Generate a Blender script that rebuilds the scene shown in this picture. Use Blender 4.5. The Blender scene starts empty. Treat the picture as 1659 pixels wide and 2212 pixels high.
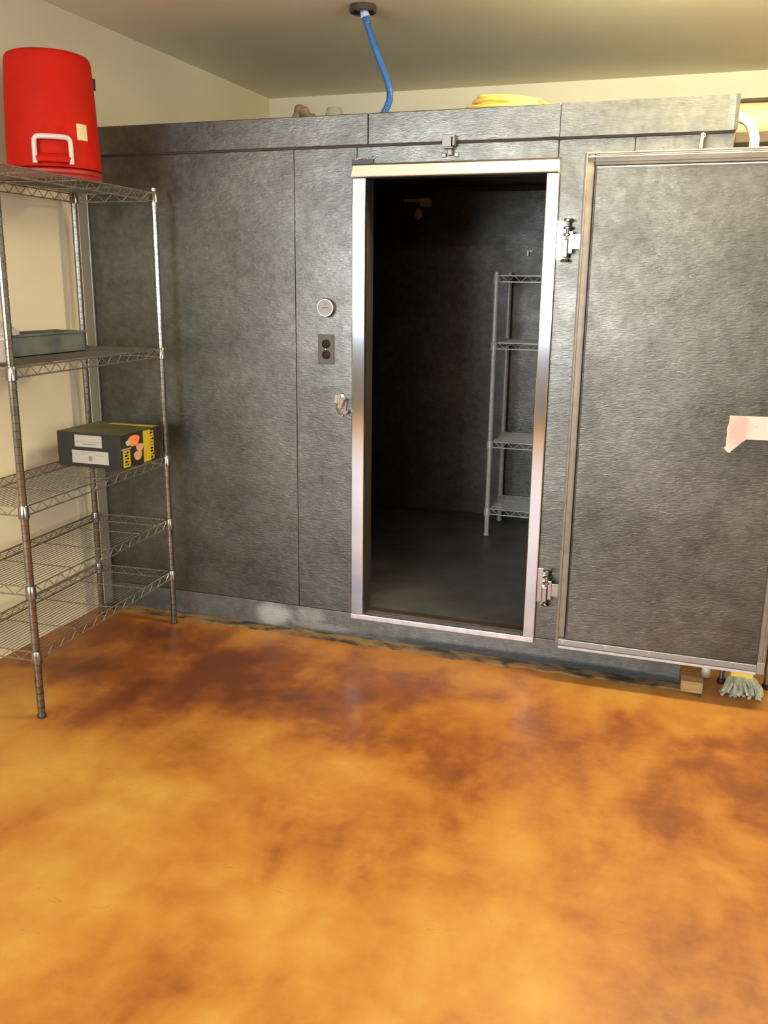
import bpy, bmesh, math, random
from mathutils import Vector, Matrix
random.seed(7)
S = bpy.context.scene
COL = S.collection
PI = math.pi

# ---------------------------------------------------------------- materials
def new_mat(name):
    m = bpy.data.materials.new(name); m.use_nodes = True
    nt = m.node_tree
    b = nt.nodes['Principled BSDF']
    return m, nt, b

def plain(name, col, rough=.5, metal=0., spec=.5, emit=None, estr=0., trans=0., alpha=1.):
    m, nt, b = new_mat(name)
    b.inputs['Base Color'].default_value = (*col, 1)
    b.inputs['Roughness'].default_value = rough
    b.inputs['Metallic'].default_value = metal
    b.inputs['Specular IOR Level'].default_value = spec
    b.inputs['Transmission Weight'].default_value = trans
    if emit:
        b.inputs['Emission Color'].default_value = (*emit, 1)
        b.inputs['Emission Strength'].default_value = estr
    return m

def nd(nt, typ, **kw):
    n = nt.nodes.new(typ)
    for k, v in kw.items():
        if k in n.inputs: n.inputs[k].default_value = v
        else: setattr(n, k, v)
    return n

def coords(nt, scale=(1, 1, 1), rot=(0, 0, 0), loc=(0, 0, 0)):
    tc = nd(nt, 'ShaderNodeTexCoord'); mp = nd(nt, 'ShaderNodeMapping')
    mp.inputs['Scale'].default_value = scale
    mp.inputs['Rotation'].default_value = rot
    mp.inputs['Location'].default_value = loc
    nt.links.new(tc.outputs['Object'], mp.inputs['Vector'])
    return mp.outputs['Vector']

def noise(nt, vec, scale, detail=4, rough=.55, dist=0.):
    n = nd(nt, 'ShaderNodeTexNoise')
    n.inputs['Scale'].default_value = scale
    n.inputs['Detail'].default_value = detail
    n.inputs['Roughness'].default_value = rough
    n.inputs['Distortion'].default_value = dist
    nt.links.new(vec, n.inputs['Vector'])
    return n.outputs['Fac']

def ramp(nt, fac, stops):
    r = nd(nt, 'ShaderNodeValToRGB'); e = r.color_ramp.elements
    while len(e) < len(stops): e.new(.5)
    for el, (p, c) in zip(e, stops):
        el.position = p
        el.color = (*c, 1) if len(c) == 3 else c
    nt.links.new(fac, r.inputs['Fac'])
    return r.outputs['Color']

def mix(nt, fac, a, b, mode='MIX'):
    n = nd(nt, 'ShaderNodeMix'); n.data_type = 'RGBA'; n.blend_type = mode
    for s, v in ((n.inputs[0], fac), (n.inputs[6], a), (n.inputs[7], b)):
        if isinstance(v, (int, float)): s.default_value = v
        elif isinstance(v, tuple): s.default_value = (*v, 1)
        else: nt.links.new(v, s)
    return n.outputs[2]

def math_n(nt, op, a, b=None, c=None, clamp=False):
    n = nd(nt, 'ShaderNodeMath'); n.operation = op; n.use_clamp = clamp
    for i, v in enumerate((a, b, c)):
        if v is None: continue
        if isinstance(v, (int, float)): n.inputs[i].default_value = v
        else: nt.links.new(v, n.inputs[i])
    return n.outputs[0]

def bump(nt, b, h, strength=.3, dist=.002):
    n = nd(nt, 'ShaderNodeBump'); n.inputs['Strength'].default_value = strength
    n.inputs['Distance'].default_value = dist
    nt.links.new(h, n.inputs['Height']); nt.links.new(n.outputs[0], b.inputs['Normal'])

def blob(nt, cx, cy, rx, ry, warp, soft=.5, axes=(0, 1), wamt=.5):
    """soft patch of its own shape: 1 inside an ellipse warped by noise"""
    tc = nd(nt, 'ShaderNodeTexCoord'); sp = nd(nt, 'ShaderNodeSeparateXYZ')
    nt.links.new(tc.outputs['Object'], sp.inputs[0])
    dx = math_n(nt, 'DIVIDE', math_n(nt, 'SUBTRACT', sp.outputs[axes[0]], cx), rx)
    dy = math_n(nt, 'DIVIDE', math_n(nt, 'SUBTRACT', sp.outputs[axes[1]], cy), ry)
    d = math_n(nt, 'SQRT', math_n(nt, 'ADD', math_n(nt, 'MULTIPLY', dx, dx), math_n(nt, 'MULTIPLY', dy, dy)))
    d = math_n(nt, 'ADD', d, math_n(nt, 'MULTIPLY', math_n(nt, 'SUBTRACT', warp, .5), wamt * 2))
    mr = nd(nt, 'ShaderNodeMapRange'); mr.interpolation_type = 'SMOOTHSTEP'
    nt.links.new(d, mr.inputs['Value'])
    mr.inputs['From Min'].default_value = 1 - soft; mr.inputs['From Max'].default_value = 1 + soft
    mr.inputs['To Min'].default_value = 1; mr.inputs['To Max'].default_value = 0
    return mr.outputs[0]

def m_wall(name, c0, c1):
    m, nt, b = new_mat(name)
    v = coords(nt)
    col = ramp(nt, noise(nt, v, 1.6, 4), [(.3, c0), (.7, c1)])
    nt.links.new(col, b.inputs['Base Color'])
    b.inputs['Roughness'].default_value = .75
    b.inputs['Specular IOR Level'].default_value = .2
    bump(nt, b, noise(nt, v, 140, 3), .12, .002)
    return m

def m_stucco_metal(name, c0=(.108, .107, .099), c1=(.182, .180, .166), rough=.38, metal=.9, stain=None, bstr=.42):
    m, nt, b = new_mat(name)
    v = coords(nt)
    big = noise(nt, v, 3.2, 5, .6)
    sp = noise(nt, v, 38, 3, .6)
    col = ramp(nt, big, [(.3, c0), (.72, c1)])
    col = mix(nt, .22, col, ramp(nt, sp, [(.35, (.14, .135, .125)), (.65, (.80, .79, .76))]), 'OVERLAY')
    if stain:
        for (cx, cz, rx, rz, amt, sc) in stain:
            w = noise(nt, v, 14, 4, .6)
            k = math_n(nt, 'MULTIPLY', blob(nt, cx + 1.2, cz, rx, rz, w, .45, (0, 2), .5), amt)
            col = mix(nt, k, col, sc)
    nt.links.new(col, b.inputs['Base Color'])
    b.inputs['Metallic'].default_value = metal
    r = nd(nt, 'ShaderNodeMapRange'); nt.links.new(noise(nt, v, 9, 4), r.inputs['Value'])
    r.inputs['From Min'].default_value = .3; r.inputs['From Max'].default_value = .7
    r.inputs['To Min'].default_value = rough - .05; r.inputs['To Max'].default_value = rough + .08
    nt.links.new(r.outputs[0], b.inputs['Roughness'])
    v2 = coords(nt, (.55, 1, 1.7))
    h = noise(nt, v2, 105, 3, .55, .5)
    bump(nt, b, h, bstr, .0025)
    return m

def m_floor():
    m, nt, b = new_mat('stained_concrete')
    v = coords(nt)
    v1 = coords(nt, (1.15, .55, 1), (0, 0, math.radians(30)))
    n1 = noise(nt, v1, 1.35, 5, .52, .35)
    n2 = noise(nt, coords(nt, (1.0, .7, 1), (0, 0, .9), (3, 1, 0)), 4.4, 6, .6, .3)
    n3 = noise(nt, v, 11, 6, .6)
    n4 = noise(nt, coords(nt, (.35, 1, 1), (0, 0, .25)), 30, 4, .6)
    f = math_n(nt, 'ADD', math_n(nt, 'MULTIPLY', n1, .56), math_n(nt, 'MULTIPLY', n2, .50))
    f = math_n(nt, 'SUBTRACT', f, .035)
    f = math_n(nt, 'ADD', f, math_n(nt, 'MULTIPLY', math_n(nt, 'SUBTRACT', n3, .5), .20))
    f = math_n(nt, 'ADD', f, math_n(nt, 'MULTIPLY', math_n(nt, 'SUBTRACT', n4, .5), .07))
    # darker and lighter blobs, darkest in front of the cold room and by the rack
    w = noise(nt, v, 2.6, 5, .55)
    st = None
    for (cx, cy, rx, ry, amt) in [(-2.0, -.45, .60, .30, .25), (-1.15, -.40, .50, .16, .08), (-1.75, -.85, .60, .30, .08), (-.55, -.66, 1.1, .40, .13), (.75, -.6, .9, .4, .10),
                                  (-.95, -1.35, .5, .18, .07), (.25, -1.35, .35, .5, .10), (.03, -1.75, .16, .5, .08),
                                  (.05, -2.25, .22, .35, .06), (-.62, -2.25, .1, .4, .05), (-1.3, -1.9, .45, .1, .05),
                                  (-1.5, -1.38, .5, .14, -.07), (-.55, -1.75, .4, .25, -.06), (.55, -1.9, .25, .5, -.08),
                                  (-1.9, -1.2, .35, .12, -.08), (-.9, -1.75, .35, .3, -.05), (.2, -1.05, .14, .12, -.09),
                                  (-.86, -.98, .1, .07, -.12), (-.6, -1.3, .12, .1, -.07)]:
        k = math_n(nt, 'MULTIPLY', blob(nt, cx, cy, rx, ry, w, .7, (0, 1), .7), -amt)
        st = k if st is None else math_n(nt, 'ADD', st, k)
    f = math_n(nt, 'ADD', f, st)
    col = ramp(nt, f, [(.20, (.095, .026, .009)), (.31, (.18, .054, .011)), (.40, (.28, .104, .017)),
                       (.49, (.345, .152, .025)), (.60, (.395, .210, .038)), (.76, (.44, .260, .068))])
    # fine trowel scratches and small dark pits
    sn = noise(nt, coords(nt, (.22, 1.6, 1), (0, 0, .18)), 5.5, 3, .5, .6)
    k = math_n(nt, 'MULTIPLY', math_n(nt, 'LESS_THAN', math_n(nt, 'ABSOLUTE', math_n(nt, 'SUBTRACT', sn, .5)), .0016), math_n(nt, 'GREATER_THAN', n2, .56))
    col = mix(nt, math_n(nt, 'MULTIPLY', k, .30), col, (.15, .05, .015))
    vo = nd(nt, 'ShaderNodeTexVoronoi'); vo.inputs['Scale'].default_value = 3.1; nt.links.new(v, vo.inputs['Vector'])
    pit = math_n(nt, 'LESS_THAN', math_n(nt, 'ADD', vo.outputs['Distance'], math_n(nt, 'MULTIPLY', n3, .03)), .034)
    col = mix(nt, math_n(nt, 'MULTIPLY', pit, .6), col, (.10, .045, .02))
    nt.links.new(col, b.inputs['Base Color'])
    r = nd(nt, 'ShaderNodeMapRange'); nt.links.new(n3, r.inputs['Value'])
    r.inputs['To Min'].default_value = .34; r.inputs['To Max'].default_value = .55
    nt.links.new(r.outputs[0], b.inputs['Roughness'])
    b.inputs['Specular IOR Level'].default_value = .35
    h = math_n(nt, 'ADD', math_n(nt, 'MULTIPLY', n3, .6), math_n(nt, 'MULTIPLY', n4, .5))
    bump(nt, b, h, .25, .004)
    return m

def m_noisy(name, c0, c1, scale=12, rough=.6, metal=0., bstr=.1, dist=0., bdist=.003, sc=(1, 1, 1), spec=.5, lo=.35, hi=.65):
    m, nt, b = new_mat(name)
    v = coords(nt, sc)
    n = noise(nt, v, scale, 5, .6, dist)
    nt.links.new(ramp(nt, n, [(lo, c0), (hi, c1)]), b.inputs['Base Color'])
    b.inputs['Roughness'].default_value = rough; b.inputs['Metallic'].default_value = metal
    b.inputs['Specular IOR Level'].default_value = spec
    bump(nt, b, n, bstr, bdist)
    return m

M = {}
M['wall'] = m_wall('cream_wall_paint', (.67, .61, .465), (.71, .65, .50))
M['ceiling'] = m_wall('cream_ceiling_paint', (.80, .75, .60), (.84, .79, .64))
M['darkened_wall'] = m_wall('darkened_unseen_wall_paint', (.22, .20, .165), (.25, .23, .19))  # unseen walls, darkened so the left cooler panels reflect less
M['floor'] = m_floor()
M['stucco'] = m_stucco_metal('embossed_galvanised_steel',
    stain=[(-1.66, 1.03, .035, .03, .35, (.12, .12, .12)), (-1.58, 1.12, .02, .04, .3, (.12, .12, .12)), (-1.72, .45, .04, .03, .2, (.12, .12, .12))])
M['stucco_in'] = m_stucco_metal('embossed_galvanised_steel_shaded', (.075, .074, .07), (.12, .118, .112), .40)  # same steel as outside, a darker copy that carries the unlit inside
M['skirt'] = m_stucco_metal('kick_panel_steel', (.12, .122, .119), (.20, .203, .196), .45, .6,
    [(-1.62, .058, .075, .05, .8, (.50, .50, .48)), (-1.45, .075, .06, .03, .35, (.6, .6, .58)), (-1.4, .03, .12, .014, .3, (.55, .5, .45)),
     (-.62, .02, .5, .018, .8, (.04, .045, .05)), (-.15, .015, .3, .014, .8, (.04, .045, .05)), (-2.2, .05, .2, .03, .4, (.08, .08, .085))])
M['door_skin'] = m_stucco_metal('galvanised_door_skin', (.086, .084, .075), (.180, .176, .158), .38, .85,
    [(.0, 1.55, .05, .03, .3, (.16, .16, .14)), (.12, 1.66, .04, .04, .3, (.16, .16, .14)), (-.2, 1.2, .03, .05, .2, (.16, .16, .14)),
     (.05, .62, .05, .02, .25, (.18, .18, .17)), (-.22, .33, .10, .008, .4, (.12, .12, .12)), (.12, .5, .05, .03, .2, (.2, .2, .2))], .50)
M['alu'] = plain('brushed_aluminium', (.52, .54, .59), .11, 1.)
M['header'] = plain('brightened_aluminium', (.86, .82, .70), .38, .35)  # paler than the frame, so the header looks strongly lit
M['alu_sill'] = m_noisy('scuffed_aluminium_sill', (.62, .62, .64), (.82, .82, .84), 25, .32, .9, .05)
M['steel'] = plain('dull_steel', (.26, .255, .24), .4, .9)
M['chrome'] = plain('chrome', (.86, .85, .82), .12, 1.)
M['chrome_soft'] = plain('soft_chrome', (.42, .41, .39), .2, 1.)
M['chrome_wire'] = m_noisy('chrome_wire', (.30, .29, .265), (.44, .43, .395), 40, .24, .85, .02)
M['chrome_post'] = m_noisy('dulled_chrome', (.20, .185, .165), (.29, .27, .245), 30, .2, .95, .02)
M['hook_steel'] = plain('dark_hook_steel', (.17, .16, .14), .4, .8)
M['epoxy'] = plain('pale_grey_epoxy', (.60, .61, .58), .35, 0.1)
M['dark'] = plain('black_rubber_and_shade', (.012, .012, .012), .6)
M['jamb'] = plain('shaded_jamb_liner', (.03, .028, .026), .45)  # near-black, the shade of the doorway reveals put into the colour
M['brown_line'] = plain('dark_brown_line', (.05, .032, .022), .7)
M['threshold'] = m_noisy('worn_brown_threshold', (.035, .02, .014), (.07, .045, .03), 30, .6)
M['in_floor'] = m_noisy('dark_cold_room_floor', (.07, .07, .068), (.14, .14, .135), 5, .42, .2, .05)
M['gasket'] = m_noisy('taupe_vinyl_gasket', (.19, .165, .135), (.25, .22, .185), 20, .45)
M['lit_line'] = plain('painted_highlight', (.62, .58, .50), .35)
M['white_strip'] = plain('white_sweep', (.46, .44, .42), .5)
M['grey_strip'] = plain('grey_sweep_rail', (.29, .285, .29), .4, .4)
M['red'] = m_noisy('red_moulded_plastic', (.40, .010, .004), (.46, .013, .005), 6, .6, 0, .05, spec=.1)
M['red_dk'] = plain('red_lid_plastic', (.30, .009, .004), .45)
M['white_pl'] = plain('off_white_plastic', (.56, .51, .50), .4)
M['cream_lbl'] = plain('cream_sticker', (.66, .58, .38), .5)
M['black_pl'] = plain('dark_plastic', (.02, .018, .016), .4)
M['card_blk'] = m_noisy('black_printed_card', (.010, .009, .008), (.018, .016, .014), 30, .5)
M['card_top'] = m_noisy('drab_printed_card_top', (.10, .085, .03), (.05, .045, .03), 7, .55)
M['yellow'] = plain('yellow_print', (.46, .35, .012), .5)
M['orange'] = plain('orange_print', (.72, .22, .06), .5)
M['beige'] = plain('beige_print', (.50, .30, .18), .5)
M['label_w'] = plain('white_label_paper', (.44, .41, .355), .6)
M['ink'] = plain('faded_ink', (.22, .20, .17), .7)
M['ink_blk'] = plain('black_ink', (.015, .013, .012), .6)
M['bin'] = m_noisy('smoky_blue_plastic', (.045, .065, .08), (.13, .145, .13), 9, .3, 0, .05)
M['lavender'] = plain('pale_lavender_plastic', (.40, .37, .42), .45)
M['blue'] = m_noisy('blue_conduit_plastic', (.025, .105, .30), (.035, .14, .37), 30, .35)
M['pale_blue'] = plain('pale_blue_connector', (.45, .55, .75), .3)
M['bronze'] = plain('dark_bronze_box', (.045, .032, .028), .5)
M['brown_foam'] = m_noisy('brown_foam', (.14, .09, .045), (.22, .15, .08), 30, .8)
M['clear'] = plain('cloudy_plastic', (.80, .78, .62), .2, 0, .5, trans=.75)
M['rope'] = m_noisy('yellow_rope_fibre', (.66, .44, .08), (.82, .58, .14), 60, .7)
M['cream_roll'] = plain('cream_yellow_sleeve', (.82, .70, .40), .45)
M['wood_dk'] = m_noisy('dark_brown_board', (.08, .05, .025), (.13, .085, .04), 8, .6, sc=(1, 6, 6))
M['pvc'] = plain('white_pvc', (.72, .68, .58), .35)
M['pine'] = m_noisy('pale_pine', (.26, .16, .06), (.36, .23, .10), 10, .6, sc=(1, 6, 6))
M['mop_yarn'] = m_noisy('pale_green_white_yarn', (.24, .26, .17), (.42, .43, .34), 40, .9)
M['mop_clamp'] = plain('yellow_clamp_plastic', (.75, .55, .08), .4)
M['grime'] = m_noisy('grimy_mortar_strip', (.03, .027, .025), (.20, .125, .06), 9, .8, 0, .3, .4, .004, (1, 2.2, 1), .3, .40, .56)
M['housing'] = plain('white_enamel', (.7, .7, .66), .5)
M['lens'] = plain('added_light_diffuser', (.9, .88, .8), .5, emit=(1.0, .90, .68), estr=44)
M['lens_bright'] = plain('bright_lit_tube', (.9, .88, .8), .5, emit=(1.0, .86, .50), estr=180)
M['pane'] = plain('window_glass', (.9, .95, 1), .0, 0, .5, trans=1.)
M['win_frame'] = plain('dark_window_frame', (.05, .05, .05), .5)
M['dial'] = plain('cream_dial', (.27, .24, .205), .35)
M['plate'] = plain('dull_bronze_plate', (.085, .068, .058), .5, .3)
M['socket'] = plain('dark_brown_socket', (.014, .007, .006), .6, 0, .2)
M['bulb'] = plain('frosted_glass', (.45, .36, .34), .3)

# torn paper strip: white with a washed pink print at its left end
m, nt, b = new_mat('torn_label_paper')
v = coords(nt)
w = noise(nt, coords(nt, (1, 1, 3)), 28, 4)
k = blob(nt, .150, .98, .032, .055, w, .5, (0, 2), .6)
nt.links.new(mix(nt, math_n(nt, 'MULTIPLY', k, .75), (.56, .51, .44), (.54, .31, .27)), b.inputs['Base Color'])
b.inputs['Roughness'].default_value = .6
M['torn'] = m

# ---------------------------------------------------------------- mesh helpers
class MB:
    def __init__(s): s.bm = bmesh.new()
    def box(s, x0, x1, y0, y1, z0, z1, bev=0., seg=2):
        g = bmesh.ops.create_cube(s.bm, size=1)
        vs = g['verts']
        for v in vs:
            v.co = Vector((x0 + (v.co.x + .5) * (x1 - x0), y0 + (v.co.y + .5) * (y1 - y0), z0 + (v.co.z + .5) * (z1 - z0)))
        if bev > 0:
            es = list({e for v in vs for e in v.link_edges})
            bmesh.ops.bevel(s.bm, geom=es, offset=bev, segments=seg, affect='EDGES', profile=.5)
        return s
    def tube(s, pts, r, n=8, caps=True, closed=False):
        pts = [Vector(p) for p in pts]; rs = r if isinstance(r, (list, tuple)) else [r] * len(pts)
        rings = []; N = len(pts); up = None
        for i, p in enumerate(pts):
            if closed: d = (pts[(i + 1) % N] - pts[i - 1]).normalized()
            else: d = (pts[min(i + 1, N - 1)] - pts[max(i - 1, 0)]).normalized()
            if up is None:
                up = Vector((0, 0, 1)) if abs(d.z) < .9 else Vector((1, 0, 0))
            a = (up - d * up.dot(d)).normalized(); c = d.cross(a); up = a
            rings.append([s.bm.verts.new(p + (a * math.cos(t) + c * math.sin(t)) * rs[i]) for t in [2 * PI * k / n for k in range(n)]])
        for i in range(N if closed else N - 1):
            A, B = rings[i], rings[(i + 1) % N]
            for k in range(n):
                s.bm.faces.new((A[k], A[(k + 1) % n], B[(k + 1) % n], B[k]))
        if caps and not closed:
            s.bm.faces.new(rings[0][::-1]); s.bm.faces.new(rings[-1])
        return s
    def lathe(s, prof, c=(0, 0, 0), n=24, mat=None):
        rings = []
        T = mat or Matrix.Identity(3)
        for r, z in prof:
            rings.append([s.bm.verts.new(Vector(c) + T @ Vector((r * math.cos(2 * PI * k / n), r * math.sin(2 * PI * k / n), z))) for k in range(n)])
        for A, B in zip(rings, rings[1:]):
            for k in range(n): s.bm.faces.new((A[k], A[(k + 1) % n], B[(k + 1) % n], B[k]))
        s.bm.faces.new(rings[0][::-1]); s.bm.faces.new(rings[-1])
        return s
    def prism(s, poly, f0, f1):
        """poly: list of 2D, f0/f1 map (a,b)->3D"""
        A = [s.bm.verts.new(f0(*p)) for p in poly]; B = [s.bm.verts.new(f1(*p)) for p in poly]
        n = len(poly)
        s.bm.faces.new(A[::-1]); s.bm.faces.new(B)
        for k in range(n): s.bm.faces.new((A[k], A[(k + 1) % n], B[(k + 1) % n], B[k]))
        return s
    def mesh(s, name, mat, off=None, smooth=False):
        bmesh.ops.recalc_face_normals(s.bm, faces=s.bm.faces)
        if off is not None:
            for v in s.bm.verts: v.co -= off
        me = bpy.data.meshes.new(name); s.bm.to_mesh(me); s.bm.free()
        me.materials.append(mat)
        if smooth:
            for p in me.polygons: p.use_smooth = True
            me.set_sharp_from_angle(angle=math.radians(38))
        return me

def tag(o, label=None, cat=None, group=None, kind=None):
    if label: o['label'] = label
    if cat: o['category'] = cat
    if group: o['group'] = group
    if kind: o['kind'] = kind
    return o

def root(name, loc, label, cat, group=None, rz=0.):
    o = bpy.data.objects.new(name, None); COL.objects.link(o)
    o.location = loc; o.rotation_euler = (0, 0, rz); o.empty_display_size = .05
    tag(o, label, cat, group)
    return o

def part(name, mb, mat, parent, label=None, smooth=False, off=None):
    """mesh given in world coordinates of an unrotated parent tree, stored relative to the root"""
    if off is None:
        off = Vector((0, 0, 0)); p = parent
        while p: off = off + p.location; p = p.parent
    o = bpy.data.objects.new(name, mb.mesh(name, mat, Vector(off), smooth)); COL.objects.link(o)
    o.parent = parent
    if label: o['label'] = label
    return o

def single(name, mb, mat, loc, label, cat, smooth=False, group=None):
    o = bpy.data.objects.new(name, mb.mesh(name, mat, Vector(loc), smooth)); COL.objects.link(o)
    o.location = loc
    return tag(o, label, cat, group)

def struct(name, mb, mat):
    o = bpy.data.objects.new(name, mb.mesh(name, mat)); COL.objects.link(o)
    return tag(o, kind='structure')

L0 = Vector((0, 0, 0))
# ---------------------------------------------------------------- the room
XL, YB, ZC = -2.465, 1.80, 2.462
XR, YR, XF = 3.0, -6.5, -5.2
YJ = -3.0
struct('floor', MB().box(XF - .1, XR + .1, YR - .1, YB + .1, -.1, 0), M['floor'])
struct('ceiling', MB().box(XF - .1, XR + .1, YR - .1, YB + .1, ZC, ZC + .1), M['ceiling'])
struct('wall_left', MB().box(XL - .12, XL, YJ, YB + .1, 0, ZC), M['wall'])
struct('wall_jog', MB().box(XF - .1, XL, YJ, YJ + .12, 0, ZC), M['darkened_wall'])
struct('wall_far_left', MB().box(XF - .12, XF, YR, YJ + .1, 0, ZC), M['darkened_wall'])
struct('wall_back', MB().box(XL - .1, XR + .1, YB, YB + .12, 0, ZC), M['wall'])
VY0, VY1, VZ0, VZ1 = -5.2, -2.2, .95, 2.25
struct('wall_right', MB().box(XR, XR + .12, YR, VY0, 0, ZC).box(XR, XR + .12, VY1, YB + .1, 0, ZC).box(XR, XR + .12, VY0, VY1, 0, VZ0).box(XR, XR + .12, VY0, VY1, VZ1, ZC), M['wall'])
wf2 = MB()  # added window in the unseen right wall, to brighten the left wall
for y in (VY0, (VY0 + VY1) / 2 - .025, VY1 - .05): wf2.box(XR + .02, XR + .09, y, y + .05, VZ0, VZ1)
wf2.box(XR + .02, XR + .09, VY0, VY1, VZ0, VZ0 + .05).box(XR + .02, XR + .09, VY0, VY1, VZ1 - .05, VZ1)
wo2 = struct('added_window', wf2, M['win_frame'])
part('pane', MB().box(XR + .056, XR + .062, VY0 + .02, VY1 - .02, VZ0 + .02, VZ1 - .02), M['pane'], wo2)
# rear wall behind the camera with one wide shop window
WX0, WX1, WZ0, WZ1 = -4.6, -.95, 1.04, 2.26
rw = MB()
rw.box(XF - .1, WX0, YR - .12, YR, 0, ZC).box(WX1, XR + .1, YR - .12, YR, 0, ZC)
rw.box(WX0, WX1, YR - .12, YR, 0, WZ0).box(WX0, WX1, YR - .12, YR, WZ1, ZC)
struct('wall_rear', rw, M['darkened_wall'])
wf = MB()
for x in (WX0, WX0 + (WX1 - WX0) * .5, WX1 - .05): wf.box(x, x + .05, YR - .09, YR - .02, WZ0, WZ1)
wf.box(WX0, WX1, YR - .09, YR - .02, WZ0, WZ0 + .05).box(WX0, WX1, YR - .09, YR - .02, WZ1 - .05, WZ1)
wo = struct('window_1', wf, M['win_frame'])
part('pane', MB().box(WX0 + .02, WX1 - .02, YR - .062, YR - .056, WZ0 + .02, WZ1 - .02), M['pane'], wo)
# mortar strip along the foot of the cold room
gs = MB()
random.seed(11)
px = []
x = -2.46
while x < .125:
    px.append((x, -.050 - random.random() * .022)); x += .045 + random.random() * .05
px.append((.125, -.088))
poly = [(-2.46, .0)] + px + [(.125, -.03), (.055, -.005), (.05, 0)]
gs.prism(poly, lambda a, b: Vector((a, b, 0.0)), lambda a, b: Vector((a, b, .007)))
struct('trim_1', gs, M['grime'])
struct('trim_2', MB().box(XL, XL + .045, -.014, -.001, 0, 1.99, .003), M['steel'])

# ---------------------------------------------------------------- cold room (walk-in cooler)
K = root('walk_in_cooler', (-1.2, .88, 0), 'grey embossed steel walk-in cooler with an open doorway, filling the back of the room', 'walk-in cooler')
XA, XB = -2.44, .048
ZT, ZS, Z0 = 2.033, 1.921, .110
TH = .075
def panel(x0, x1, z0, z1, name='wall_panel', mat='stucco', y0=0., y1=TH, bev=.002):
    return part(name, MB().box(x0 + .0006, x1 - .0006, y0, y1, z0 + .0006, z1 - .0008, bev), M[mat], K)
panel(XA, -1.498, Z0, ZS)
panel(-1.498, -1.245, Z0, ZS)
panel(-1.245, -.510, 1.84, ZS)
panel(-.510, -.258, Z0, ZS)
panel(-.258, XB, Z0, ZS)
for a, b_ in ((XA, -1.199), (-1.199, -.507)):
    panel(a, b_, ZS + .004, ZT, 'fascia', 'stucco', -.010, TH, .003)
# last fascia length, its loose end bent outwards
fb = MB()
fx = [(-.506, -.010), (-.10, -.010), (-.02, -.011), (.025, -.012), (.045, -.016), (.057, -.024)]
top = [(a, b_) for a, b_ in fx]
polyf = fx + [(.054, -.019), (.049, TH), (-.506, TH)]
fb.prism(polyf, lambda a, b_: Vector((a, b_, ZS + .006)), lambda a, b_: Vector((a, b_, ZT)))
part('fascia', fb, M['stucco'], K)
part('joint_shade_strip', MB().box(XA, XB - .004, -.004, .01, ZS - .001, ZS + .0055), M['brown_line'], K, 'dark strip painted as the shaded joint under the fascia')  # dark strip standing in for the shade under the fascia edge
panel(XA, XB, .004, Z0 - .001, 'kick_panel', 'skirt', .002, TH)
# sides, back, roof, floor (inside faces show through the doorway)
part('side_panel', MB().box(XB - TH, XB, TH, 1.70, .004, 1.949, .003), M['stucco'], K)
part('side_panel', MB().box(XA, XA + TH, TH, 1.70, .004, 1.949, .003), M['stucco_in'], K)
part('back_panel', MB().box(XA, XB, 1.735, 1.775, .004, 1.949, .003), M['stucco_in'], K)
part('side_panel', MB().box(XB - TH, XB, 1.70, 1.735, .004, 1.949), M['stucco'], K)
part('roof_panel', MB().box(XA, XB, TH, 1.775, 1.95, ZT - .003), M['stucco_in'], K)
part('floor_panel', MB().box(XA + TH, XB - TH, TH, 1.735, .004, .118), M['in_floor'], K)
part('corner_shade_strip', MB().box(XA + TH, XB - TH, 1.712, 1.735, 1.925, 1.949), M['dark'], K, 'dark strip for the shaded gap where wall meets roof')  # coloured black to carry the shade of the gap
part('corner_shade_strip', MB().box(XA + TH, XB - TH, 1.722, 1.735, .118, .140), M['dark'], K)
# door frame
fr = part('door_frame', MB().box(-1.260, -1.205, -.013, .0, Z0, 1.8135, .004).box(-.545, -.499, -.013, .0, Z0, 1.8135, .004), M['alu'], K, 'bare aluminium door frame')
hd = MB()
hd.prism([(-.030, 1.8145), (-.032, 1.818), (-.012, 1.8550), (0, 1.8565), (0, 1.8145)], lambda y, z: Vector((-1.256, y, z)), lambda y, z: Vector((-.503, y, z)))
part('header', hd, M['header'], fr, 'header with its face sloped and paled to look lit')
part('gap_strip', MB().box(-1.262, -.499, -.006, 0, 1.8568, 1.8625), M['brown_line'], fr)  # dark strip along the gap above the header
jl = MB().box(-1.245, -1.2055, .001, TH + .001, Z0, 1.84).box(-.5445, -.51, .001, TH + .001, Z0, 1.84).box(-1.205, -.545, .001, TH + .001, 1.814, 1.84)
part('jamb', jl, M['jamb'], fr)
part('sill', MB().box(-1.262, -.502, -.007, .032, .088, .1105, .0025), M['alu_sill'], fr, 'scuffed bright aluminium sill')
part('threshold', MB().box(-1.245, -.51, .034, TH + .002, .075, .1185).box(-1.245, -.51, .0325, .036, .075, .1120), M['threshold'], fr)
# black tag on the header's left end, with illegible pale scribble
tg = part('tag', MB().box(-1.262, -1.178, -.009, -.0005, 1.8600, 1.877, .001), M['black_pl'], fr, 'small black tag with a pale illegible scrawl')
sc = MB(); random.seed(3)
zz = [(-1.248, 1.8745), (-1.236, 1.8765), (-1.240, 1.8795), (-1.226, 1.8775), (-1.222, 1.8822), (-1.214, 1.8785), (-1.209, 1.8842), (-1.201, 1.8795), (-1.196, 1.8858), (-1.190, 1.8805), (-1.184, 1.8868)]
sc.tube([(a, -.0105, z + .001) for a, z in zz], .0016, 5)
part('scrawl', sc, M['label_w'], tg)
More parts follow.
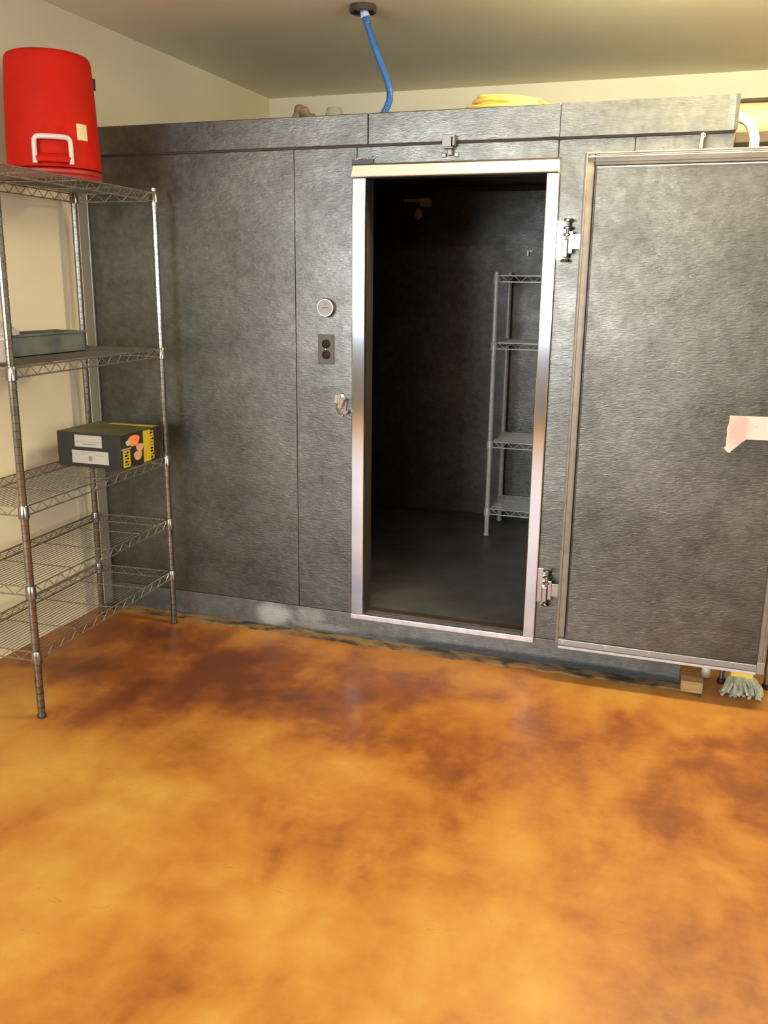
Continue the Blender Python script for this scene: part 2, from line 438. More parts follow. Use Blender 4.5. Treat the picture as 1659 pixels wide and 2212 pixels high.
# thermometer
th = part('thermometer', MB().lathe([(.034, 0), (.036, .006), (.036, .016), (.033, .022), (.030, .022), (.030, .018)], (-1.365, 0, 1.345), 28, Matrix.Rotation(PI / 2, 3, 'X')), M['chrome_soft'], K, 'round chrome dial thermometer', True)
part('dial', MB().lathe([(.030, .0155), (.030, .0185)], (-1.365, 0, 1.345), 28, Matrix.Rotation(PI / 2, 3, 'X')), M['dial'], th)
part('needle', MB().box(-1.378, -1.354, -.0200, -.0187, 1.3440, 1.3462).box(-1.370, -1.358, -.0200, -.0187, 1.3583, 1.3595), M['ink_blk'], th)
# power outlet
ou = part('power_outlet', MB().box(-1.402, -1.336, -.006, 0, 1.129, 1.244, .002), M['plate'], K, 'dull bronze outlet plate with two round sockets')
for z in (1.2075, 1.1665):
    so = part('socket', MB().lathe([(.0172, 0), (.0172, .0085), (.015, .0095)], (-1.367, 0, z), 20, Matrix.Rotation(PI / 2, 3, 'X')), M['socket'], ou, smooth=True)
    part('slot', MB().box(-1.3735, -1.3715, -.0102, -.0094, z - .002, z + .007).box(-1.3625, -1.3605, -.0102, -.0094, z - .002, z + .007), M['ink_blk'], so)
part('screw', MB().lathe([(.0035, 0), (.003, .008)], (-1.369, 0, 1.187), 10, Matrix.Rotation(PI / 2, 3, 'X')), M['chrome'], ou)
# latch strike: an oval foot, a tilted keeper plate and a roller
ls = part('latch_strike', MB().lathe([(.030, 0), (.029, .005), (.025, .007)], (-1.305, 0, .975), 24, Matrix.Rotation(PI / 2, 3, 'X') @ Matrix.Diagonal((.8, 1.5, 1))), M['steel'], K, 'chrome door latch strike', True)
T = Matrix.Translation((-1.296, -.022, .983)) @ Matrix.Rotation(math.radians(22), 4, 'Y')
def oriented(x, y, z, T, bev=.002):
    g = MB().box(-x / 2, x / 2, -y / 2, y / 2, -z / 2, z / 2, bev)
    bmesh.ops.transform(g.bm, matrix=T, verts=g.bm.verts); return g
part('keeper', oriented(.017, .030, .044, T), M['chrome'], ls)
part('keeper', oriented(.016, .020, .036, Matrix.Translation((-1.319, -.014, .998)) @ Matrix.Rotation(math.radians(12), 4, 'Y')), M['chrome'], ls)
part('roller', MB().lathe([(.008, 0), (.010, .004), (.010, .018), (.008, .022)], (-1.281, -.004, .949), 16, Matrix.Rotation(PI / 2, 3, 'X')), M['chrome'], ls, smooth=True)
part('screw', MB().lathe([(.006, 0), (.004, .006)], (-1.300, -.002, .932), 12, Matrix.Rotation(PI / 2, 3, 'X')), M['steel'], ls)
# door closer hook over the header
ch = part('closer_hook', MB().box(-.912, -.879, -.040, -.034, 1.905, 1.938, .001).box(-.912, -.868, -.040, -.010, 1.936, 1.944, .001).box(-.875, -.868, -.040, -.010, 1.908, 1.938, .001), M['hook_steel'], K, 'steel door closer hook')
part('foot', MB().box(-.910, -.874, -.036, 0, 1.9, 1.9055, .001).box(-.898, -.880, -.022, 0, 1.878, 1.901, .003), M['hook_steel'], ch)
part('lug', MB().box(-.922, -.905, -.008, 0, 1.874, 1.888, .003), M['steel'], ch)
part('lug', MB().box(-.876, -.860, -.008, 0, 1.874, 1.890, .003), M['steel'], ch)
# spring closer arm fixed above the door
ca = part('closer_arm', MB().tube([(-.046, 0, 1.913), (-.046, -.030, 1.911)], .009, 10), M['chrome'], K, 'dark door closer arm')
part('rod', MB().tube([(-.048, -.030, 1.915), (-.048, -.040, 1.895), (-.050, -.060, 1.865)], .007, 8), M['black_pl'], ca)
# hinges
def hinge(zc, x0):
    h = part('hinge', MB().box(x0 - .004, x0 + .034, -.005, 0, zc - .068, zc + .068, .002), M['chrome_soft'], K, 'chrome cam-lift strap hinge')
    ax, ay = x0 + .040, -.020
    for z in (zc + .066, zc + .040, zc + .018):
        part('knuckle', MB().lathe([(.015, -.004), (.018, -.002), (.018, .003), (.014, .006)], (ax, ay, z), 18), M['chrome_soft'], h, smooth=True)
    part('pin', MB().lathe([(.008, zc - .06), (.008, zc + .07)], (ax, ay, 0), 12), M['steel'], h)
    part('barrel', MB().box(ax - .018, ax + .004, ay - .014, ay + .012, zc - .058, zc + .004, .004), M['chrome_soft'], h)
    part('strap', MB().box(ax + .004, ax + .020, -.034, -.026, zc - .045, zc + .03, .002).box(ax + .014, ax + .05, -.033, -.027, zc - .030, zc + .02, .001), M['chrome_soft'], h)
    part('cap', MB().lathe([(.016, -.004), (.019, 0), (.012, .006)], (ax - .004, ay, zc - .068), 18), M['chrome_soft'], h, smooth=True)
hinge(1.590, -.499)
hinge(.327, -.500)
# the door, swung fully open: its inner face looks into the room
DX0, DX1, DZ0, DZ1 = -.406, .322, .150, 1.861
dr = part('door', MB().box(DX0, DX1, -.104, -.036, DZ0, DZ1, .004), M['stucco'], K, 'cooler door swung open, inner side showing')
def ring(x0, x1, z0, z1, w, y0, y1, bev):
    g = MB()
    g.box(x0, x0 + w, y0, y1, z0, z1, bev).box(x1 - w, x1, y0, y1, z0, z1, bev).box(x0 + w * .98, x1 - w * .98, y0, y1, z1 - w, z1, bev)
    return g
part('gasket', ring(DX0 + .001, DX1 - .001, DZ0 + .022, DZ1 - .008, .034, -.121, -.104, .006), M['gasket'], dr, 'taupe vinyl gasket', True)
part('gasket_bead_and_painted_line', ring(DX0 + .006, DX1 - .006, DZ0 + .022, DZ1 - .003, .006, -.1275, -.1205, .0025), M['gasket'], dr, smooth=True)
part('gasket_bead_and_painted_line', MB().box(DX0 + .010, DX1 - .010, -.1265, -.1205, DZ1 - .018, DZ1 - .0145, .001).box(DX0 + .006, DX1 - .006, -.110, -.104, DZ1 - .0035, DZ1 - .0005, .0008), M['lit_line'], dr)  # pale lines painted as highlights along the gasket top
part('gasket_bead_and_painted_line', MB().box(DX0 + .03, DX1 - .03, -.1235, -.1205, DZ1 - .034, DZ1 - .0315), M['brown_line'], dr)
part('inner_panel', MB().box(DX0 + .041, DX1 - .030, -.1320, -.104, DZ0 + .022, DZ1 - .046, .004), M['door_skin'], dr, 'mottled galvanised inner panel')
part('panel_lit_edge', MB().box(DX0 + .044, DX1 - .034, -.1345, -.1322, DZ1 - .051, DZ1 - .0475, .0008), M['lit_line'], dr, 'pale strip painted as the lit top edge of the inner panel')  # light on the panel's top edge, painted as a pale strip
sw = part('sweep', MB().box(DX0 + .014, DX1 - .030, -.1350, -.104, DZ0 - .002, DZ0 + .0205, .002), M['grey_strip'], dr, 'grey sweep rail along the door bottom')
part('wiper', MB().box(DX0 + .014, DX1 - .030, -.1340, -.106, DZ0 - .0155, DZ0 - .0055, .002), M['white_strip'], sw, 'white wiper strip')
for x in (-.375, -.22, -.065, .075, .215):
    part('screw', MB().lathe([(.0045, 0), (.0038, .003)], (x, -.1348, DZ0 + .012), 10, Matrix.Rotation(PI / 2, 3, 'X')), M['chrome'], sw)
part('edge_foot', MB().box(DX1 - .030, DX1 - .003, -.130, -.104, DZ0 - .014, DZ0 + .03, .002), M['gasket'], dr)
part('edge_foot', MB().box(DX0 + .002, DX0 + .013, -.122, -.104, DZ0 + .001, DZ0 + .03, .002), M['gasket'], dr)
# inside: lamp holder with a short run of pipe, and a clip on the back wall
lm = part('lamp_holder', MB().tube([(-1.615, 1.725, 1.885), (-1.47, 1.725, 1.885)], .009, 8).box(-1.515, -1.455, 1.69, 1.735, 1.850, 1.895, .006), M['bulb'], K, 'dim lamp holder on the inner back wall')
part('bulb', MB().lathe([(.010, .028), (.016, .022), (.024, 0), (.024, -.012), (.014, -.026), (.004, -.031)], (-1.522, 1.70, 1.815), 16), M['bulb'], lm, smooth=True)
cl = part('clip', MB().box(-.915, -.905, 1.717, 1.735, 1.59, 1.62, .001).box(-.915, -.885, 1.722, 1.735, 1.612, 1.620, .001), M['steel'], K)

# ---------------------------------------------------------------- wire shelving
def post_mb(h, x, y, r=.0127, pitch=.0254, n=14):
    g = MB(); prof = [(r * .95, .018)]
    z = .04
    while z < h - .015:
        prof += [(r, z - .0014), (r * .86, z - .0007), (r * .86, z + .0007), (r, z + .0014)]; z += pitch
    prof += [(r, h - .004), (r * .8, h)]
    return g.lathe(prof, (x, y, 0), n)
def shelf_mb(L, D, nx=3, r=.0030, gap=.030, pitch=.0150, tw=.062):
    g = MB(); x1, y1 = L / 2, D / 2
    c = .012
    for dz in (0, -gap):
        for s in (-1, 1):
            g.tube([(-x1 + c, s * y1, dz), (x1 - c, s * y1, dz)], r, 6)
            g.tube([(s * x1, -y1 + c, dz), (s * x1, y1 - c, dz)], r, 6)
    for s in (-1, 1):
        n = int((L - .05) / tw) * 2; a = -x1 + .025
        g.tube([(a + (L - .05) * i / n, s * y1, -gap if i % 2 else 0) for i in range(n + 1)], .0019, 5)
        n = int((D - .05) / tw) * 2; a = -y1 + .025
        g.tube([(s * x1, a + (D - .05) * i / n, -gap if i % 2 else 0) for i in range(n + 1)], .0019, 5)
    n = int((D - .02) / pitch)
    for i in range(1, n):
        y = -y1 + D * i / n
        g.tube([(-x1, y, .0030), (x1, y, .0030)], .0012, 5)
    for i in range(1, nx + 1):
        x = -x1 + L * i / (nx + 1)
        g.tube([(x, -y1, -.0005), (x, y1, -.0005)], .0024, 6)
    return g
def collar_mb(x, y, gap=.030):
    return MB().lathe([(.0150, -gap - .006), (.0178, -gap - .006), (.0162, .004), (.0150, .006)], (x, y, 0), 16)
def rack(name, loc, rz, L, D, H, levels, mat, label, foot, pmat=None):
    pmat = pmat or mat
    R_ = root(name, loc, label, 'shelving', rz=rz)
    for sx in (-1, 1):
        for sy in (-1, 1):
            p = part('post', post_mb(H, sx * L / 2, sy * D / 2), pmat, R_, smooth=False, off=L0)
            part('foot', MB().lathe([(.011, 0), (.015, .002), (.015, .012), (.010, .019)], (sx * L / 2, sy * D / 2, 0), 14), foot, p, off=L0, smooth=True)
    sh = None
    for z in levels:
        if sh is None:
            sh = part('shelf', shelf_mb(L, D), mat, R_, off=L0); sh.location.z = z
            cs = [part('collar', collar_mb(sx * L / 2, sy * D / 2), pmat, sh, off=L0, smooth=True) for sx in (-1, 1) for sy in (-1, 1)]
        else:
            c = sh.copy(); COL.objects.link(c); c.parent = R_; c.location.z = z
            for k_ in cs:
                d = k_.copy(); COL.objects.link(d); d.parent = c
    return R_
RK = rack('wire_shelving_unit', (-2.1905, -.5825, 0), math.radians(93.13), .915, .355, 1.787, (1.766, 1.172, .732, .462, .234),
     M['chrome_wire'], 'tall chrome wire shelving unit with five shelves, standing against the cream wall', M['black_pl'], M['chrome_post'])
rack('wire_shelving_unit', (-.5375, 1.52, .118), 0, .915, .34, 1.385, (1.365, 1.030, .515, .150),
     M['epoxy'], 'pale grey wire shelving unit with four empty shelves, standing inside the dark cooler', M['epoxy'])

def rk(lx, ly, z=0.):
    a = math.radians(93.13)
    return Vector((-2.1905 + lx * math.cos(a) - ly * math.sin(a), -.5825 + lx * math.sin(a) + ly * math.cos(a), z))

# ---------------------------------------------------------------- red drinks cooler, upside down on the top shelf
jc = Vector((-2.209, -.470, 1.7705))
J = root('drinks_cooler', jc, 'round red insulated drinks cooler standing upside down on top of the chrome shelving', 'drinks cooler')
J.scale = (.94, .94, 1)
body = MB().lathe([(.150, .036), (.1665, .040), (.1680, .060), (.1660, .120), (.1600, .26), (.1525, .384), (.150, .398), (.144, .407), (.130, .4125), (.118, .4135), (.112, .405), (0.03, .404)], jc, 56)
part('body', body, M['red'], J, smooth=True)
lid = MB().lathe([(.140, 0), (.1640, .001), (.1685, .005), (.1695, .014), (.1660, .018), (.1695, .022), (.1695, .031), (.1650, .036), (.12, .036)], jc, 56)
part('lid', lid, M['red_dk'], J, 'red screw lid, at the bottom', smooth=True)
def cyl_pt(az, r, z): return jc + Vector((r * math.cos(az), r * math.sin(az), z))
A0 = math.radians(-53)
hw = .335
pth = []
for t in [0, .15, .3, .45, .6, .75, .88]: pth.append((-hw, .046 + t * .070))
pth += [(-hw * .97, .122), (-hw * .86, .129)]
for t in (-.6, -.3, 0, .3, .6): pth.append((hw * t, .1305))
pth += [(hw * .86, .129), (hw * .97, .122)]
for t in [.88, .75, .6, .45, .3, .15, 0]: pth.append((hw, .046 + t * .070))
pts = [cyl_pt(A0 + a, .186 + .004 * math.cos(a * 3), z) for a, z in pth]
part('handle', MB().tube(pts, .0088, 10), M['white_pl'], J, 'off-white bail handle', True)
mb = MB()
seg = 10
A_ = []
for i in range(seg + 1):
    a = A0 - hw * .98 + 2 * hw * .98 * i / seg
    A_.append([cyl_pt(a, .160, .048), cyl_pt(a, .192, .052), cyl_pt(a, .196, .066), cyl_pt(a, .180, .080), cyl_pt(a, .158, .082)])
vr = [[mb.bm.verts.new(p) for p in row] for row in A_]
for i in range(seg):
    for k in range(5): mb.bm.faces.new((vr[i][k], vr[i][(k + 1) % 5], vr[i + 1][(k + 1) % 5], vr[i + 1][k]))
mb.bm.faces.new(vr[0]); mb.bm.faces.new(vr[-1][::-1])
part('handle_mount', mb, M['red'], J, smooth=True)
def curved_patch(az0, az1, z0, z1, rr, th=.0015, n=6):
    g = MB(); rows = []
    for i in range(n + 1):
        a = az0 + (az1 - az0) * i / n
        rows.append([g.bm.verts.new(cyl_pt(a, rr(z), z)) for z in (z0, z1)] + [g.bm.verts.new(cyl_pt(a, rr(z) + th, z)) for z in (z1, z0)])
    for i in range(n):
        for k in range(4): g.bm.faces.new((rows[i][k], rows[i][(k + 1) % 4], rows[i + 1][(k + 1) % 4], rows[i + 1][k]))
    g.bm.faces.new(rows[0]); g.bm.faces.new(rows[-1][::-1])
    return g
rr = lambda z: .1660 - (z - .12) * .0437
part('sticker', curved_patch(A0 + .55, A0 + .82, .130, .182, rr), M['cream_lbl'], J, 'small cream sticker')
az = A0 + 1.53
sp = MB().tube([cyl_pt(az, .150, .335), cyl_pt(az, .160, .335)], .011, 12)
sp.box(jc.x + .158 * math.cos(az) - .003, jc.x + .158 * math.cos(az) + .005, jc.y + .158 * math.sin(az) - .010, jc.y + .158 * math.sin(az) + .006, jc.z + .312, jc.z + .350, .002)
part('spigot', sp, M['black_pl'], J, 'dark tap', True)

# ---------------------------------------------------------------- carton on the middle shelf
cz = .737
CX0, CX1, CY0, CY1, CH = -2.322, -2.034, -.432, -.165, .132
Kt = root('carton', ((CX0 + CX1) / 2, (CY0 + CY1) / 2, cz), 'low black cardboard carton with white labels and yellow print, on the middle chrome shelf', 'box')
Kt.rotation_euler = (0, 0, 0)
cb = part('box_body', MB().box(CX0, CX1, CY0, CY1, cz, cz + CH, .002), M['card_blk'], Kt)
part('top_flap', MB().box(CX0 + .002, CX1 - .002, CY0 + .003, CY1 - .002, cz + CH, cz + CH + .002), M['card_top'], Kt, 'drab printed top flap')
part('top_stripe', MB().box(CX0 + .08, CX1 - .005, CY1 - .045, CY1 - .015, cz + CH + .002, cz + CH + .0026), M['yellow'], Kt)
def lab(x0, x1, z0, z1, name='label'):
    l = part(name, MB().box(x0, x1, CY0 - .0012, CY0, cz + z0, cz + z1), M['label_w'], Kt, 'white paper label')
    return l
l1 = lab(CX0 + .082, CX0 + .205, .078, .124)
part('text_line', MB().box(CX0 + .086, CX0 + .203, CY0 - .0018, CY0 - .0012, cz + .0985, cz + .1000).box(CX0 + .120, CX0 + .180, CY0 - .0018, CY0 - .0012, cz + .088, cz + .091), M['ink'], l1)
l2 = lab(CX0 + .066, CX0 + .232, .014, .064)
part('text_line', MB().box(CX0 + .11, CX0 + .175, CY0 - .0018, CY0 - .0012, cz + .057, cz + .0582).box(CX0 + .142, CX0 + .158, CY0 - .0018, CY0 - .0012, cz + .024, cz + .044)
     .box(CX0 + .08, CX0 + .13, CY0 - .0018, CY0 - .0012, cz + .047, cz + .048).box(CX0 + .165, CX0 + .215, CY0 - .0018, CY0 - .0012, cz + .047, cz + .048), M['ink'], l2)
# right-hand side print: yellow bands with dark lettering strokes, orange and beige picture
fx = CX1
def side(y0, y1, z0, z1, mat, t=.0010, name='print'):
    return part(name, MB().box(fx, fx + t, y0, y1, cz + z0, cz + z1), M[mat], Kt)
def strokes(par, y0, y1, z0, z1, n, t):
    g = MB(); random.seed(n)
    for i in range(n):
        z = z0 + (z1 - z0) * (i + .5) / n
        hgt = (z1 - z0) / n * .34
        k = random.choice((0, 1, 2))
        g.box(fx + t, fx + t + .0005, y0 + .1 * (y1 - y0), y1 - .1 * (y1 - y0), cz + z - hgt / 2, cz + z + hgt / 2 * .4)
        if k: g.box(fx + t, fx + t + .0005, (y0 if k == 1 else (y0 + y1) / 2) + .1 * (y1 - y0), (y0 + y1) / 2 + (.1 if k == 1 else .4) * (y1 - y0), cz + z - hgt, cz + z + hgt)
    part('lettering', g, M['ink_blk'], par)
y_ = side(CY0 + .012, CY0 + .058, .004, .070, 'yellow'); strokes(y_, CY0 + .020, CY0 + .050, .008, .066, 5, .0010)
y2 = side(CY0 + .150, CY0 + .200, .003, .128, 'yellow')
y3 = side(CY0 + .200, CY0 + .222, .008, .122, 'yellow'); strokes(y3, CY0 + .196, CY0 + .222, .010, .120, 9, .0010)
def dsc(cy, cz_, ry, rz_, mat, t):
    g = MB(); poly = [(cy + ry * math.cos(a) * (1 + .15 * math.sin(3 * a)), cz_ + rz_ * math.sin(a) * (1 + .12 * math.cos(2 * a))) for a in [2 * PI * i / 18 for i in range(18)]]
    g.prism(poly, lambda a, b_: Vector((fx, a, cz + b_)), lambda a, b_: Vector((fx + t, a, cz + b_)))
    part('picture', g, M[mat], Kt)
dsc(CY0 + .088, .100, .036, .024, 'orange', .0012)
dsc(CY0 + .050, .096, .016, .012, 'label_w', .0014)
dsc(CY0 + .125, .068, .024, .018, 'beige', .0011)
dsc(CY0 + .110, .038, .026, .020, 'beige', .0013)
part('print', MB().box(fx, fx + .0009, CY0 + .004, CY0 + .068, cz + .073, cz + .077), M['label_w'], Kt)

# ---------------------------------------------------------------- things on the second shelf
bz = 1.1768
b0 = rk(0, 0)
bn = root('storage_bin', (-2.27, -.565, bz), 'low smoky blue-grey plastic bin lying along the second chrome shelf', 'bin')
g = MB(); y0, y1, x0, x1, h = -.800, -.372, -2.345, -2.205, .074
for (a0, a1, c0, c1, q0, q1) in ((x0, x1, y0, y1, 0, .003), (x0, x0 + .003, y0, y1, 0, h), (x1 - .003, x1, y0, y1, 0, h), (x0, x1, y0, y0 + .003, 0, h), (x0, x1, y1 - .003, y1, 0, h)):
    g.box(a0, a1, c0, c1, bz + q0, bz + q1)
part('tub', g, M['bin'], bn)
part('rim', MB().box(x1 - .002, x1 + .006, y0 - .006, y1 + .006, bz + h - .006, bz + h + .002, .002).box(x0 - .006, x0 + .002, y0 - .006, y1 + .006, bz + h - .006, bz + h + .002, .002)
     .box(x0, x1, y0 - .006, y0 + .002, bz + h - .006, bz + h + .002, .002).box(x0, x1, y1 - .002, y1 + .006, bz + h - .006, bz + h + .002, .002), M['bin'], bn)
bc = Vector((-2.275, -.800, bz + h + .0025))
single('bowl', MB().lathe([(.100, 0), (.103, .002), (.098, .012), (.080, .030), (.050, .042), (.046, .046), (.001, .046)], bc, 36), M['lavender'], bc,
       'pale lavender bowl turned upside down on the blue-grey bin', 'bowl', True)
tc_ = Vector((-2.150, -.930, bz))
tb = root('food_tub', tc_, 'off-white plastic tub at the near end of the second chrome shelf', 'tub')
part('body', MB().lathe([(.052, 0), (.056, .004), (.060, .070), (.050, .071)], tc_, 32), M['lavender'], tb, smooth=True)
part('lid', MB().lathe([(.050, .071), (.063, .071), (.063, .080), (.058, .083), (.01, .083)], tc_, 32), M['white_pl'], tb, smooth=True)

# ---------------------------------------------------------------- blue conduit and ceiling box
jb = Vector((-1.322, .262, ZC))
B = root('junction_box', (jb.x, jb.y, ZC), 'dark round junction box on the ceiling above the blue hose', 'junction box')
part('box_body', MB().lathe([(.050, -.001), (.052, -.022), (.049, -.026), (.042, -.026), (.040, -.010), (.0, -.010)], jb, 24), M['bronze'], B, smooth=True)
part('mounting_ear', MB().box(jb.x - .006, jb.x + .006, jb.y - .050, jb.y - .036, ZC - .030, ZC - .0262, .001), M['bronze'], B)
part('mounting_ear', MB().box(jb.x - .006, jb.x + .006, jb.y + .036, jb.y + .050, ZC - .030, ZC - .0262, .001), M['bronze'], B)
cp = [(-1.318, .26, 2.452), (-1.312, .26, 2.425), (-1.302, .26, 2.395), (-1.280, .26, 2.333), (-1.252, .26, 2.267), (-1.223, .26, 2.200), (-1.208, .258, 2.150), (-1.213, .256, 2.109), (-1.230, .252, 2.075), (-1.243, .25, 2.033)]
def smooth_path(P, n=5):
    P = [Vector(p) for p in P]; out = []
    for i in range(len(P) - 1):
        a, b_, c, d = P[max(i - 1, 0)], P[i], P[i + 1], P[min(i + 2, len(P) - 1)]
        for k in range(n):
            t = k / n
            out.append(.5 * ((2 * b_) + (c - a) * t + (2 * a - 5 * b_ + 4 * c - d) * t * t + (3 * b_ - a - 3 * c + d) * t ** 3))
    return out + [P[-1]]
sp_ = smooth_path(cp, 12)
rad = [.0125 + (.0011 if i % 2 else -.0004) for i in range(len(sp_))]
H = root('flexible_conduit', (-1.24, .25, 2.033), 'bright blue corrugated hose dropping from the ceiling onto the cooler roof', 'conduit')
part('hose', MB().tube(sp_, rad, 14), M['blue'], H, smooth=True)
part('connector', MB().tube([sp_[2], sp_[7], sp_[13]], .0165, 14).tube([sp_[13], sp_[15]], .019, 14), M['pale_blue'], H, 'pale blue end connector', True)

# ---------------------------------------------------------------- loose things on the cooler roof
zr = 2.0305
fo = [(-1.580, .20, zr + .018), (-1.572, .20, zr + .045), (-1.560, .20, zr + .066), (-1.545, .20, zr + .060), (-1.528, .20, zr + .040), (-1.500, .205, zr + .024), (-1.46, .21, zr + .016)]
single('foam_sleeve', MB().tube(smooth_path(fo, 4), [.018 + .003 * math.sin(i * 1.1) for i in range(25)], 12), M['brown_foam'], (-1.53, .2, zr),
       'bent piece of brown foam sleeve on the left part of the cooler roof', 'pipe insulation', True)
single('plastic_cup', MB().lathe([(.038, 0), (.040, .002), (.034, .045), (.026, .064), (.012, .067)], (-1.415, .20, zr), 24), M['clear'], (-1.415, .2, zr),
       'small cloudy plastic cup upside down on the cooler roof, left of the blue hose', 'cup', True)
cr = MB(); random.seed(5); P = []
n = 7 * 26
for i in range(n):
    a = 2 * PI * i / 26; lap = i / 26
    rx = .150 - .007 * lap + .012 * math.sin(a * 2.3 + lap); ry = .095 - .006 * lap + .01 * math.cos(a * 1.7)
    P.append((-.735 + rx * math.cos(a) + .005 * math.sin(lap * 2), .20 + ry * math.sin(a), zr + .0085 + .0062 * lap + .004 * abs(math.sin(a * 1.5 + lap)) + .022 * (.5 - .5 * math.cos(a)) * (lap / 7)))
P += [(-.57, .14, zr + .020), (-.54, .10, zr + .010), (-.50, .10, zr + .0075)]
cr.tube(P, .0066, 7)
single('rope_coil', cr, M['rope'], (-.735, .2, zr), 'loose coil of yellow rope on the cooler roof', 'rope', True)

# ---------------------------------------------------------------- right of the cooler, behind its door
ws = root('wall_shelf', (.62, 1.65, 2.06), 'dark brown wooden wall shelf high up to the right of the cooler', 'shelf')
part('board', MB().box(.075, 1.30, 1.36, 1.80, 2.075, 2.119, .002), M['wood_dk'], ws)
for x in (.25, 1.05):
    part('bracket', MB().box(x, x + .03, 1.42, 1.80, 2.045, 2.075, .002).box(x, x + .03, 1.77, 1.80, 1.85, 2.046, .002), M['wood_dk'], ws)
single('sleeve_roll', MB().tube([(.078, 1.50, 2.192), (1.15, 1.50, 2.192)], .072, 32), M['cream_roll'], (.6, 1.5, 2.119),
       'long cream-yellow roll lying on the brown wall shelf', 'roll', True)
single('wall_pipe', MB().tube([(.06, 1.782, 2.324), (1.6, 1.782, 2.324)], .0115, 10), M['wood_dk'], (.6, 1.782, 2.324),
       'thin dark horizontal pipe on the back wall above the cream roll', 'pipe', True)
dp = smooth_path([(.0485, .30, 2.008), (.066, .30, 2.010), (.088, .30, 2.002), (.108, .30, 1.978), (.119, .30, 1.945), (.121, .30, 1.90), (.121, .30, 1.5), (.121, .28, .9), (.128, .20, .35), (.140, .12, .06), (.142, .11, .0)], 6)
single('drain_pipe', MB().tube(dp, .0165, 14), M['pvc'], (.13, .11, 0), 'white plastic drain pipe curving out of the cooler side and down behind its door', 'pipe', True)
single('wood_block', MB().box(.052, .128, -.074, -.020, .0075, .050, .002), M['pine'], (.09, -.045, .0075),
       'short pale pine block on the floor at the right foot of the cooler', 'wood block')
mp = root('mop', (.262, .01, 0), 'mop with yellow clamp and pale yarn head, on the floor behind the open door', 'mop')
part('handle', MB().tube([(.262, .03, .10), (.262, .048, 1.35)], .011, 12), M['pvc'], mp)
part('clamp', MB().box(.222, .300, .012, .044, .048, .105, .006), M['mop_clamp'], mp, 'yellow clamp')
yr = MB(); random.seed(9)
for i in range(70):
    a = -PI + PI * 1.0 * random.random() + .0; sx = .225 + .075 * random.random()
    ex = .268 + (sx - .262) * 1.35 + random.uniform(-.02, .02); ey = .02 - random.uniform(.0, .07)
    hh = random.uniform(.006, .034)
    yr.tube(smooth_path([(sx, .026, .056), (sx * .6 + ex * .4, .012 + ey * .2, .050), (ex, ey * .8, hh + .008), (ex + random.uniform(-.015, .015), ey - .006, hh * .5 + .004)], 3), .0060, 5)
part('yarn_head', yr, M['mop_yarn'], mp, 'pale greenish-white yarn head', True)
st = root('tool_stand', (.27, .16, 0), 'grey steel tool stand with thin legs, mostly hidden behind the open cooler door', 'stand')
for (x, y) in ((.196, .075), (.352, .075), (.196, .26), (.352, .26)):
    l = part('leg', MB().tube([(x, y, .008), (x, y, .85)], .0105, 10), M['steel'], st, smooth=True)
    part('foot', MB().lathe([(.014, 0), (.016, .004), (.014, .02)], (x, y, 0), 12), M['dark'], l)
part('top_frame', MB().tube([(.196, .075, .85), (.352, .075, .85), (.352, .26, .85), (.196, .26, .85)], .0105, 10, closed=True), M['steel'], st)
part('crossbar', MB().tube([(.196, .26, .25), (.352, .26, .25)], .009, 8).tube([(.196, .075, .30), (.196, .26, .30)], .009, 8).tube([(.352, .075, .30), (.352, .26, .30)], .009, 8), M['steel'], st)

# torn paper strip stuck on the door's inner panel
tp = MB()
poly = [(.1205, 1.0300), (.300, 1.0335), (.300, .9570), (.1765, .9535), (.166, .944), (.150, .927), (.138, .915), (.131, .9055), (.124, .9080), (.118, .9140), (.111, .9215), (.118, .930), (.116, .947), (.117, .968), (.115, .985), (.1195, 1.005)]
tp.prism(poly, lambda a, b_: Vector((a, -.1334, b_)), lambda a, b_: Vector((a, -.1326 if a > .17 else -.1326, b_)))
tpo = root('paper_strip', (.2, -.133, .99), 'torn white paper strip with a pink smudge, stuck on the open cooler door', 'paper strip')
part('paper', tp, M['torn'], tpo, off=L0).location = (-.2, .133, -.99)
for bx_ in ((.199, .210, .9975, .9995), (.158, .180, 1.0195, 1.0210), (.160, .182, 1.0135, 1.0150), (.162, .176, 1.0065, 1.0080)):
    part('writing', MB().box(bx_[0], bx_[1], -.1338, -.1334, bx_[2], bx_[3]), M['beige'], tpo)

# ---------------------------------------------------------------- lights, some of them added as fill
def fixture(cx, cy, label, drop=0., lens='lens'):
    zc = ZC - drop
    f = root('ceiling_light', (cx, cy, ZC), label, 'ceiling light')
    part('housing', MB().prism([(-.065, 0), (-.065, -.020), (-.030, -.050), (.030, -.050), (.065, -.020), (.065, 0)],
         lambda a, b_: Vector((cx - .61, cy + a, zc + b_)), lambda a, b_: Vector((cx + .61, cy + a, zc + b_))), M['housing'], f)
    for s_ in (-1, 1):
        part('tube', MB().tube([(cx - .59, cy + s_ * .062, zc - .066), (cx + .59, cy + s_ * .062, zc - .066)], .0185, 16), M[lens], f, 'lit fluorescent tube', True)
        part('lamp_holder', MB().box(cx + s_ * .60 - .010, cx + s_ * .60 + .010, cy - .086, cy + .086, zc - .090, zc - .018, .004), M['housing'], f)
    if drop:
        for s_ in (-1, 1):
            part('hanger', MB().tube([(cx + s_ * .45, cy, zc - .005), (cx + s_ * .45, cy, ZC)], .004, 6), M['steel'], f)
fixture(.18, -.23, 'lit fluorescent ceiling light over the open cooler door, just above the picture', 0., 'lens_bright')
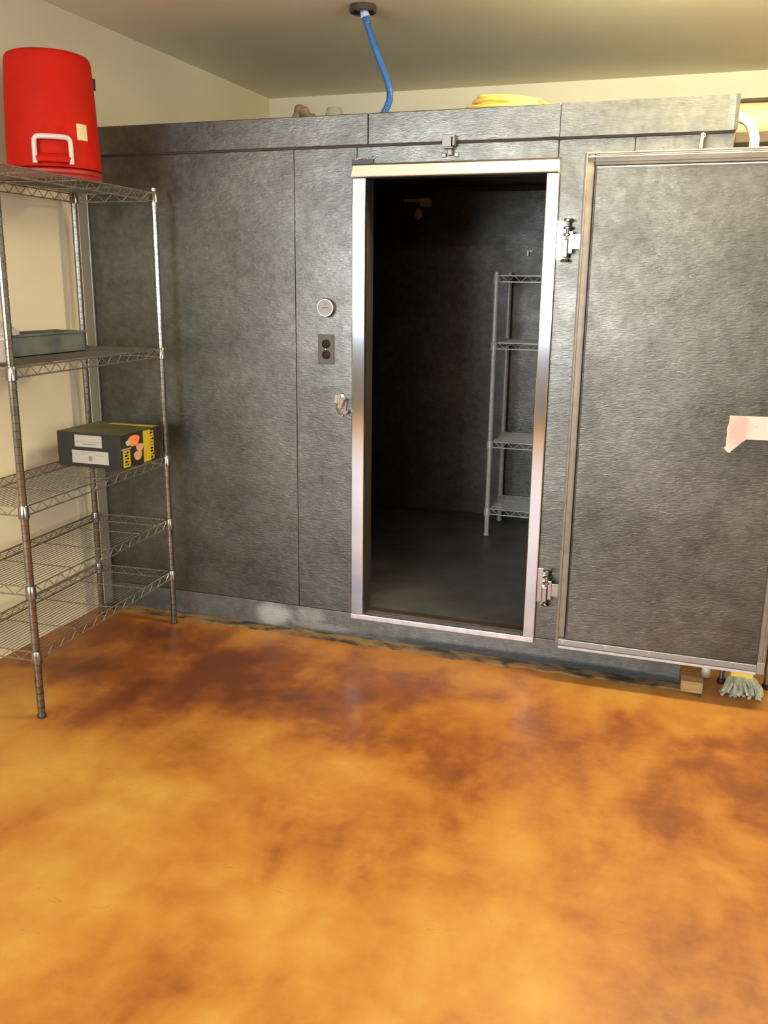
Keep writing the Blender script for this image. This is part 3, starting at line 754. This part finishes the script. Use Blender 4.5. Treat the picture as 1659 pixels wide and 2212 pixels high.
fixture(-.60, -2.9, 'added fluorescent light over the near floor, unseen, hung low to brighten the ceiling', .30)  # low-hung fixture added to lift the ceiling
fixture(-.60, -5.0, 'added fluorescent light by the shop window, unseen, hung low to brighten the ceiling', .30)  # second added fixture, also there for ceiling brightness

def area(name, loc, rot, sx, sy, power, col):
    l = bpy.data.lights.new(name, 'AREA'); l.shape = 'RECTANGLE'; l.size = sx; l.size_y = sy; l.energy = power; l.color = col
    o = bpy.data.objects.new(name, l); COL.objects.link(o); o.location = loc; o.rotation_euler = rot
    return o
area('window_daylight', ((WX0 + WX1) / 2, YR - .03, (WZ0 + WZ1) / 2), (math.radians(90), 0, 0), WX1 - WX0 - .1, WZ1 - WZ0 - .1, 280, (.84, .92, 1.0))

area('added_window_fill', (XR + .015, (VY0 + VY1) / 2, (VZ0 + VZ1) / 2), (0, math.radians(90), 0), VZ1 - VZ0 - .1, VY1 - VY0 - .1, 62, (.86, .92, 1.0))  # fill for the left wall, through the added side window

w = bpy.data.worlds.new('sky'); S.world = w; w.use_nodes = True
w.node_tree.nodes['Background'].inputs['Color'].default_value = (.75, .87, 1, 1)
w.node_tree.nodes['Background'].inputs['Strength'].default_value = 1.0

# ---------------------------------------------------------------- camera
cam = bpy.data.cameras.new('camera'); co = bpy.data.objects.new('camera', cam); COL.objects.link(co)
cam.sensor_fit = 'HORIZONTAL'; cam.sensor_width = 36; cam.lens = 36 * 1948.97 / 1659
p_, y_, r_ = -.2480362, .32818192, .01205416
Rz = Matrix.Rotation(y_, 3, 'Z'); Rx = Matrix.Rotation(p_, 3, 'X'); Rr = Matrix.Rotation(r_, 3, 'Z')
Bm = Matrix(((1, 0, 0), (0, 0, -1), (0, 1, 0)))
co.matrix_world = Matrix.Translation((0, -3.3, 1.438)) @ (Rz @ Rx @ Bm @ Rr).to_4x4()
cam.clip_start = .05
S.camera = co
S.view_settings.view_transform = 'Standard'; S.view_settings.look = 'None'
S.view_settings.exposure = 0.33; S.view_settings.gamma = 1; S.view_settings.use_curve_mapping = False
